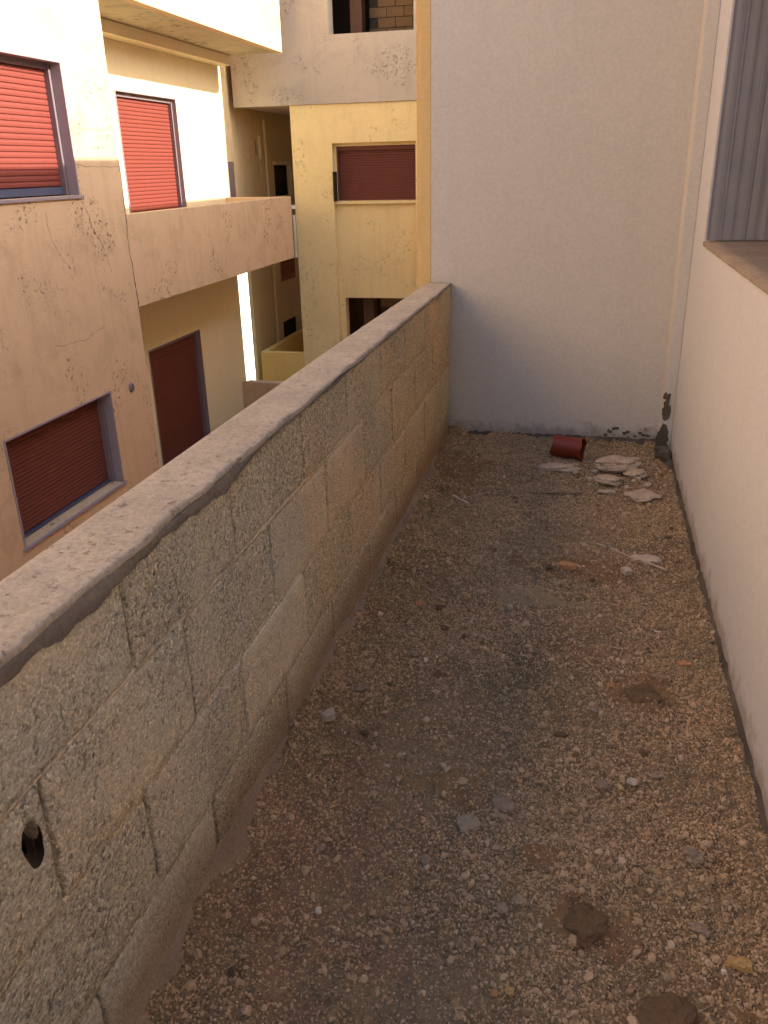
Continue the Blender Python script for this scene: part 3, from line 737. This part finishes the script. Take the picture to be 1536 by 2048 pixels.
# middle building
mid = root('middle_building', (-1, 18, -6), 'tan rendered building facing the terrace with a dark red closed shutter and open brick loggias', 'building')
W1 = (-4.35, -2.93, 3.625, 4.9); REC = (-4.38, -2.92, -6, 2.0); W2 = (-4.34, -2.925, 1.07, 1.95); W3 = (-4.27, -2.925, -1.48, -.60)
wall_mesh('y', 15.0, .12, -5.1, 5.5, -6, 2.606, [REC]).build('lower_wall', M['middle_low'], mid)
wall_mesh('y', 15.122, .2, -4.5, -2.8, -6, 2.606, [W2, W3]).build('window_bay_wall', M['middle_low'], mid)
wall_mesh('y', 14.97, .3, -6.1, 5.5, 2.61, 7.3, [W1]).build('upper_wall', M['middle_up'], mid)
mb = MB(); mb.box(-6.095, 5.5, 15.272, 24, 2.62, 2.75); mb.build('floor_slab', M['middle_up'], mid)
parts('side_wall', 'middle_low', mid, (-5.098, -4.9, 15.122, 24, -6, 2.606), (-6.098, -5.9, 15.272, 24, 2.752, 7.3), (-4.9, 5.5, 23.7, 24, -6, 2.6), (-5.9, 5.5, 23.7, 24, 2.76, 7.3))
mb = MB(); mb.box(-6.1, 5.5, 14.975, 24, 7.302, 7.45); mb.build('roof', M['middle_up'], mid)
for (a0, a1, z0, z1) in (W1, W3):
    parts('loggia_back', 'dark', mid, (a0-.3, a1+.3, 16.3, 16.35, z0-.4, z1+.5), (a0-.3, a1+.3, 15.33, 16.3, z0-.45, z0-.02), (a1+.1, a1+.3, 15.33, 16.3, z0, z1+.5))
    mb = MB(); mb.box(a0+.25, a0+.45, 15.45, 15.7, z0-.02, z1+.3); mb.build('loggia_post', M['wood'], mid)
    mb = MB(); mb.box(a0+.5, a1+.1, 15.80, 15.86, z0-.02, z1+.3); inf = mb.build('brick_infill', M['mortar_dark'], mid)
    bwid, bh = .30, .155; rr_ = random.Random(3)
    bme = MB().box(-bwid/2+.005, bwid/2-.005, -.02, .02, -bh/2+.005, bh/2-.005).mesh('brick'); bme.materials.append(M['brick'])
    zz = z0; k = 0
    while zz < z1:
        x = a0+.5+(bwid/2 if k % 2 else 0)
        while x < a1+.05:
            o = link('brick', bme, None, inf); o.matrix_parent_inverse = Matrix.Identity(4); o.location = (x+bwid/2, 15.79+rr_.uniform(-.006, .006), zz+bh/2); x += bwid
        zz += bh; k += 1
shutter(mid, 'y', 15.122, *W2, depth=.06, sill=False, gap=0, surround=False, sh=.04, mat='red_shaded', framemat='red_shaded', rail=.03)
mb = MB(); mb.box(-4.40, -2.9, 15.05, 15.12, 1.02, 1.068); mb.build('window_sill', M['middle_low'], mid)
mb = MB(); mb.box(-4.38, -4.345, 15.0-.02, 15.12, 1.07, 1.55); mb.build('shutter_hinge', M['dark'], mid)
crack(mid, [(-4.1, 3.1), (-3.95, 3.2), (-3.8, 3.24), (-3.7, 3.4)], .02, 'y', 14.968, 3, 'mortar')
# short white upright tube at its left corner
def tube(mb, p0, p1, r_, seg=12, cap=True, wob=0, seed=0, n=1):
    p0, p1 = Vector(p0), Vector(p1); d = (p1-p0); ax = d.normalized(); a = ax.orthogonal().normalized(); b3 = ax.cross(a)
    rings = []
    for i in range(n+1):
        t = i/n; c = p0+d*t
        if wob: c += a*wob*mnoise.noise(Vector((t*3, seed, 0)))+b3*wob*.4*mnoise.noise(Vector((t*3, seed, 5)))
        rr2 = r_*(1+(.25*mnoise.noise(Vector((t*6, seed, 9))) if wob else 0))
        rings.append([tuple(c+(a*math.cos(k*math.tau/seg)+b3*math.sin(k*math.tau/seg))*rr2) for k in range(seg)])
    for r0, r1_ in zip(rings, rings[1:]):
        for k in range(seg): mb.quad(r0[k], r0[(k+1) % seg], r1_[(k+1) % seg], r1_[k])
    if cap:
        for rg_ in (rings[0], rings[-1]):
            n0 = len(mb.v); mb.v += rg_; mb.f.append(tuple(range(n0, n0+seg)))
mb = MB(); tube(mb, (-5.14, 15.03, .12), (-5.14, 15.03, .85), .03); mb.box(-5.2, -5.09, 14.985, 15.0, .95, 1.02); mb.build('upright_tube', M['tube_w'], mid)
# ochre corner balcony
mb = MB(); mb.box(-5.97, -5.102, 15.0, 15.12, -2.1, -1.62); mb.box(-5.97, -5.85, 15.122, 18.4, -2.1, -1.62); mb.build('balcony_parapet', M['ochre'], mid, bevel=.005)
mb = MB(); mb.box(-5.97, -5.102, 15.0, 18.4, -2.25, -2.102); mb.build('balcony_slab', M['ochre'], mid)
# low link wall
lw = root('link_wall', (-5.6, 14.8, -6), 'low tan wall bridging the gap below the ochre corner balcony', 'wall')
mb = MB(); mb.box(-6.14, -5.125, 14.63, 14.75, -6, -2.11); mb.build('wall', M['left_facade'], lw)

# far building seen through the gap
fb = root('far_building', (-7.4, 19, -6), 'olive tan building with small dark openings seen through the narrow gap', 'building')
HO = [(17.05, 17.95, 1.11, 1.69), (16.12, 16.27, 1.87, 2.11), (16.2, 16.32, 1.55, 1.70), (17.0, 17.95, -1.76, -1.40), (17.05, 18.0, -.58, -.1), (16.4, 16.5, -1.62, -1.45)]
wall_mesh('x', -6.27, .07, 15.38, 24, -6, 7.0, HO).build('facade_wall', M['far'], fb)
wall_mesh('x', -6.27, .07, 14.64, 15.378, .2, 7.0, []).build('overhanging_wall', M['far'], fb)
mb = MB()
mb.quad((-6.272,15.40,-6), (-9.4,24,-6), (-9.4,24,7.0), (-6.272,15.40,7.0)); mb.quad((-6.24,15.385,-6), (-6.31,15.50,-6), (-6.31,15.50,7.0), (-6.24,15.385,7.0))
mb.build('side_wall', M['far'], fb)
mb = MB(); mb.quad((-9.4,24,-6), (-6.2,24.002,-6), (-6.2,24.002,7.0), (-9.4,24,7.0)); mb.build('end_wall', M['far'], fb)
mb = MB(); A_ = [(-6.2,14.64),(-6.2,24.0),(-9.4,24.0),(-6.28,14.64)]
mb.v += [(x, y, z) for z in (7.002, 7.15) for x, y in A_]; mb.f += [(0,1,2,3),(4,5,6,7),(0,1,5,4),(1,2,6,5),(2,3,7,6),(3,0,4,7)]
mb.build('roof', M['far'], fb)
for h_ in HO:
    if h_ == HO[4]:
        mb = MB(); mb.box(-6.262, -6.25, h_[0]+.001, h_[1]-.001, h_[2]+.001, h_[3]-.001); inf = mb.build('brick_infill', M['mortar_dark'], fb)
        bme = MB().box(-.02, .02, -.112, .112, -.055, .055).mesh('brick'); bme.materials.append(M['brick_red'])
        for kz in range(4):
            for ky in range(4):
                o = link('brick', bme, None, inf); o.matrix_parent_inverse = Matrix.Identity(4); o.location = (-6.225, h_[0]+.118+.237*ky, h_[2]+.06+.12*kz)
    else:
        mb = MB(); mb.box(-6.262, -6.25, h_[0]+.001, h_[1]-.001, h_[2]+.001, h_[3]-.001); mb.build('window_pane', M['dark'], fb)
parts('window_trim', 'left_recess', fb, (-6.2, -6.16, 17.0, 18.0, 1.70, 1.76), (-6.2, -6.16, 17.96, 18.03, 1.1, 1.698), (-6.2, -6.17, 16.28, 16.34, 1.8, 2.2))
mb = MB(); tube(mb, (-6.15, 16.5, -6), (-6.15, 16.5, 2.5), .03); mb.build('upright_tube', M['far'], fb)
# grey door/railing piece at the far end of the balcony
mb = MB(); mb.box(-6.19, -6.16, 14.66, 14.9, 1.1, 1.75); mb.build('grey_door', M['frame'], fb)

wb = root('white_building', (-14, 30, -6), 'sunlit white building glimpsed as a bright sliver between the facades', 'building')
wall_mesh('x', -11.8, .3, 25.5, 36, -6, 2.5, [(31, 32.2, -3, -1.6), (31, 32.2, 0, 1.3)]).build('wall', M['white'], wb)
parts('back_wall', 'white', wb, (-17, -11.802, 25.5, 25.8, -6, 2.5), (-17, -11.802, 35.7, 36, -6, 2.5), (-17, -16.7, 25.8, 35.7, -6, 2.5))
mb = MB(); mb.box(-17, -11.5, 25.5, 36, 2.502, 2.65); mb.build('roof', M['white'], wb)
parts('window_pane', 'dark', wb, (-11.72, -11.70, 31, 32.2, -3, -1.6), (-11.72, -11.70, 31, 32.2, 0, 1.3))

# ------------------------------------------------------------------ things lying about
# corrugated sheet standing in the window opening
mb = MB(); n_ = 120; T_ = {}
xa, xb = .556, .868
for i in range(n_+1):
    x = xa+(xb-xa)*i/n_; ph = (x-xa)/.055
    y = 4.452-.012+.0010*math.sin(ph*math.tau)+.0016*mnoise.noise(Vector((x*38,0,0)))+.0010*mnoise.noise(Vector((x*130,3,0)))
    T_[i] = (x, y)
for i in range(n_):
    (x, y), (x2, y2) = T_[i], T_[i+1]
    mb.quad((x, y, 1.243), (x2, y2, 1.243), (x2, y2, 2.74), (x, y, 2.74))
    mb.quad((x, y+.002, 1.243), (x, y+.002, 2.74), (x2, y2+.002, 2.74), (x2, y2+.002, 1.243))
o = mb.build('corrugated_sheet', M['sheet'], smooth=True, merge=False)
tag(o, 'grey corrugated metal sheet standing on the sill against the window jamb', 'metal sheet')

def chunk(name, label, cat, x, y, dims, rz, mat, seed, boxy=.6, rough=.3, sink=.25, tilt=(0, 0), group=None, sub=3):
    me = icomesh(name, sub, seed, dims, rough, 1.4, boxy); o = link(name, me, M[mat])
    z = gz_at(x, y)
    o.location = (x, y, z+dims[2]*(1-sink)); o.rotation_euler = (tilt[0], tilt[1], rz)
    return tag(o, label, cat, group)
# red tube
mb = MB(); seg = 36; Lh, ro, ri = .085, .062, .055
def ring(x, r_): return [(x+(.006*math.sin(3*a) if abs(x) > .08 else 0), r_*math.cos(a), r_*math.sin(a)) for a in [k*math.tau/seg for k in range(seg)]]
R_ = [ring(-Lh, ri), ring(-Lh, ro), ring(-Lh*.5, ro*1.0), ring(0, ro), ring(Lh*.86, ro), ring(Lh*.87, ro*1.05), ring(Lh, ro*1.05), ring(Lh, ri), ring(-Lh, ri)]
for a, b_ in zip(R_, R_[1:]):
    for k in range(seg): mb.quad(a[k], a[(k+1) % seg], b_[(k+1) % seg], b_[k])
o = mb.build('plastic_tube', M['redplastic'], smooth=False); o.location = (-.03, 4.72, gz_at(-.03, 4.72)+.057); o.rotation_euler = (0, 0, R(-16))
tag(o, 'short dull red tube lying on its side near the end wall', 'tube')
# broken plaster
for lab, x, y, dm, rz, sd_ in (
    ('long low pale plaster lump just in front of the red tube', -.07, 4.50, (.105,.042,.020), .1, 71),
    ('largest pale plaster lump, right of the red tube', .25, 4.57, (.125,.070,.040), .3, 72),
    ('pale plaster lump leaning on the largest one, on its right', .34, 4.50, (.060,.050,.024), -.5, 73),
    ('angular whitish plaster lump in front of the largest lump', .19, 4.36, (.070,.040,.024), -.2, 74),
    ('flat dusty plaster piece near the pilaster, farthest right', .36, 4.20, (.080,.075,.011), .5, 75)):
    chunk('plaster_lump', lab, 'plaster lump', x, y, dm, rz, 'dusty', sd_, .3, .38, .25, (0, 0), None, 4)
chunk('stone', 'thin pale plaster slab lying before the plaster lumps', 'stone', .19, 4.22, (.05,.022,.010), .1, 'pale', 5, .8)
chunk('brick_shard', 'orange brick shard on the bare patch in mid terrace', 'brick piece', .01, 3.24, (.045,.020,.016), -.08, 'orangebr', 6, .85, .2)
chunk('plaster_chip', 'pale square plaster chip under the long wood splinter', 'plaster chip', .25, 3.27, (.022,.026,.014), .5, 'pale', 7, .95, .15)
chunk('plaster_slab', 'flat broken pale plaster slab right of the long splinter', 'plaster slab', .34, 3.45, (.072,.048,.009), .15, 'pale', 8, .6, .35)
chunk('cement_lump', 'black cement lump at the foot of the corner pilaster', 'cement lump', .505, 4.80, (.045,.06,.045), .2, 'bitumen', 9, .2, .5)
chunk('cement_lump', 'lumpy blackened cement ridge in front of the pilaster lump', 'cement lump', .53, 4.68, (.02,.09,.022), .1, 'bitumen', 10, .2, .5)
def stick(name, label, p0, p1, r_, mat, cat, seed, flatz=.6, n=14):
    z0, z1 = gz_at(*p0), gz_at(*p1); c = Vector(((p0[0]+p1[0])/2, (p0[1]+p1[1])/2, 0))
    mb = MB(); tube(mb, (p0[0]-c.x, p0[1]-c.y, z0+r_*1.6), (p1[0]-c.x, p1[1]-c.y, z1+r_*1.6), r_, 7, True, r_*.9, seed, n)
    o = mb.build(name, M[mat], smooth=True); o.location = c; return tag(o, label, cat)
stick('wood_splinter', 'long pale wood splinter slanting across the grit in mid terrace', (.13,3.57), (.42,3.34), .0058, 'stick', 'splinter', 1)
stick('twig', 'thin dark twig lying crosswise before the plaster lumps', (-.21,4.15), (.06,4.19), .006, 'twig', 'twig', 2)
stick('wood_splinter', 'short white splinter lying level near the right wall', (.275,2.815), (.36,2.82), .0035, 'wsplinter', 'splinter', 3)
stick('wood_splinter', 'small white splinter lowest of the pair near the right wall', (.17,2.68), (.235,2.68), .003, 'stick', 'splinter', 4)
stick('wood_splinter', 'pale curved splinter near the parapet below the end wall', (-.60,4.03), (-.51,3.97), .005, 'wsplinter', 'splinter', 5)
stick('wood_splinter', 'thin pale splinter beside the curved one near the parapet', (-.50,4.06), (-.42,4.13), .004, 'stick', 'splinter', 6)
stick('twig', 'brown twig pointing at the left end of the cement ridge', (-.42,2.95), (-.34,2.82), .0045, 'twig', 'twig', 7)
ST = [
 ('stone','small white pebble on the left foreground grit',-.51,1.37,(.009,.009,.007),0,'wsplinter',20),
 ('stone','tiny white stone at the left end of the cement ridge',-.2,2.90,(.011,.011,.010),0,'pale',21),
 ('stone','flat grey stone left of centre in the foreground',-.20,1.69,(.030,.026,.010),.4,'greystone',22),
 ('stone','pinkish triangular stone above the flat grey stone',-.12,1.80,(.026,.030,.012),.9,'skirt',23),
 ('stone','yellow ochre stone at the lower right corner',.42,1.41,(.026,.015,.013),-.1,'yellowst',24),
 ('stone','little white stone left of the ochre stone',.385,1.385,(.006,.006,.006),0,'wsplinter',25),
 ('brick_shard','orange chip beside the dark earth patch',.17,2.44,(.017,.012,.010),.3,'orangebr',26),
 ('brick_shard','small orange shard near the right wall base',.42,2.60,(.022,.014,.010),.2,'orangebr',27),
 ('stone','flat grey pebble in the right foreground, upper one',.36,1.70,(.022,.014,.009),.4,'greystone',28),
 ('stone','flat pale pebble in the right foreground, lower one',.345,1.49,(.025,.013,.009),-.3,'skirt',29),
 ('stone','round grey pebble, right one of the foreground pair',-.05,1.465,(.014,.014,.010),0,'greystone',30),
 ('stone','round grey pebble, left one of the foreground pair',-.09,1.45,(.012,.014,.009),0,'greystone',31),
 ('brick_shard','orange chip at the bottom edge of the photo',-.085,1.235,(.010,.008,.007),0,'orangebr',32),
 ('stone','beige stone touching the bottom edge of the photo',-.055,1.24,(.012,.010,.008),0,'yellowst',33),
 ('stone','pair-side beige stone left of the small clod row',.14,1.93,(.020,.014,.010),.5,'skirt',34),
 ('stone','beige angular stone in the right middle foreground',.22,1.95,(.018,.013,.009),-.5,'pale',35),
 ('stone','pale angular stone right of the beige angular one',.29,2.0,(.020,.013,.010),.2,'skirt',36),
 ('stone','brown stone near the parapet foot in mid terrace',-.63,2.25,(.028,.018,.014),.3,'skirt',37),
 ('stone','dusty stone against the parapet foot, nearer the viewer',-.69,2.06,(.024,.02,.016),.8,'mortar',38),
 ('stone','reddish chip near the end wall left of the tube',-.29,4.78,(.014,.010,.012),0,'orangebr',39),
 ('stone','whitish chip near the end wall beside the parapet',-.70,4.80,(.012,.010,.010),0,'pale',40),
 ('stone','small pinkish chip left of the tiny white stone',-.55,2.85,(.020,.014,.009),0,'orangebr',41),
 ('earth_clod','brown earth clod with an orange chip beside it',.27,2.37,(.055,.045,.018),.3,'clod',42),
 ('earth_clod','dark earth clod in the lower middle foreground',.10,1.43,(.05,.042,.014),.9,'clod',43),
 ('earth_clod','dark earth clod cut by the bottom edge',.26,1.24,(.05,.05,.016),.2,'clod',44),
]
rs = random.Random(12)
for k in range(9):
    x, y = [(.02,4.46), (.12,4.50), (.33,4.42), (.10,4.40), (.38,4.50), (.29,4.33), (-.16,4.47), (.14,4.58), (.40,4.36)][k]
    chunk('plaster_crumb', 'small pale plaster crumb lying among the larger plaster lumps by the end wall', 'plaster crumb', x, y, (rs.uniform(.012,.026), rs.uniform(.01,.02), rs.uniform(.007,.014)), rs.uniform(0,3), 'pale', 60+k, .6, .4, .2, (rs.uniform(-.3,.3), rs.uniform(-.3,.3)), 'plaster crumbs near the end wall', 2)
for k in range(34):
    x, y = rs.uniform(-.70, .50), .95+4.0*rs.random()**1.3
    q = rs.uniform(.008, .017)
    chunk('stone', 'small angular stone half sunk in the grit of the terrace', 'stone', x, y, (q*rs.uniform(1,1.5), q, q*rs.uniform(.45,.7)), rs.uniform(0,3), rs.choice(['greystone','skirt','skirt','clod','greystone','clod']), 80+k, .5, .45, .25, (rs.uniform(-.25,.25), rs.uniform(-.25,.25)), 'angular stones strewn over the grit', 2)
for nm, lab, x, y, dm, rz, mt, sd_ in ST:
    chunk(nm, lab, 'earth clod' if 'clod' in nm else ('brick piece' if 'brick' in nm else 'stone'), x, y, dm, rz, mt, sd_, .45, .45, .35, (.1, -.06))
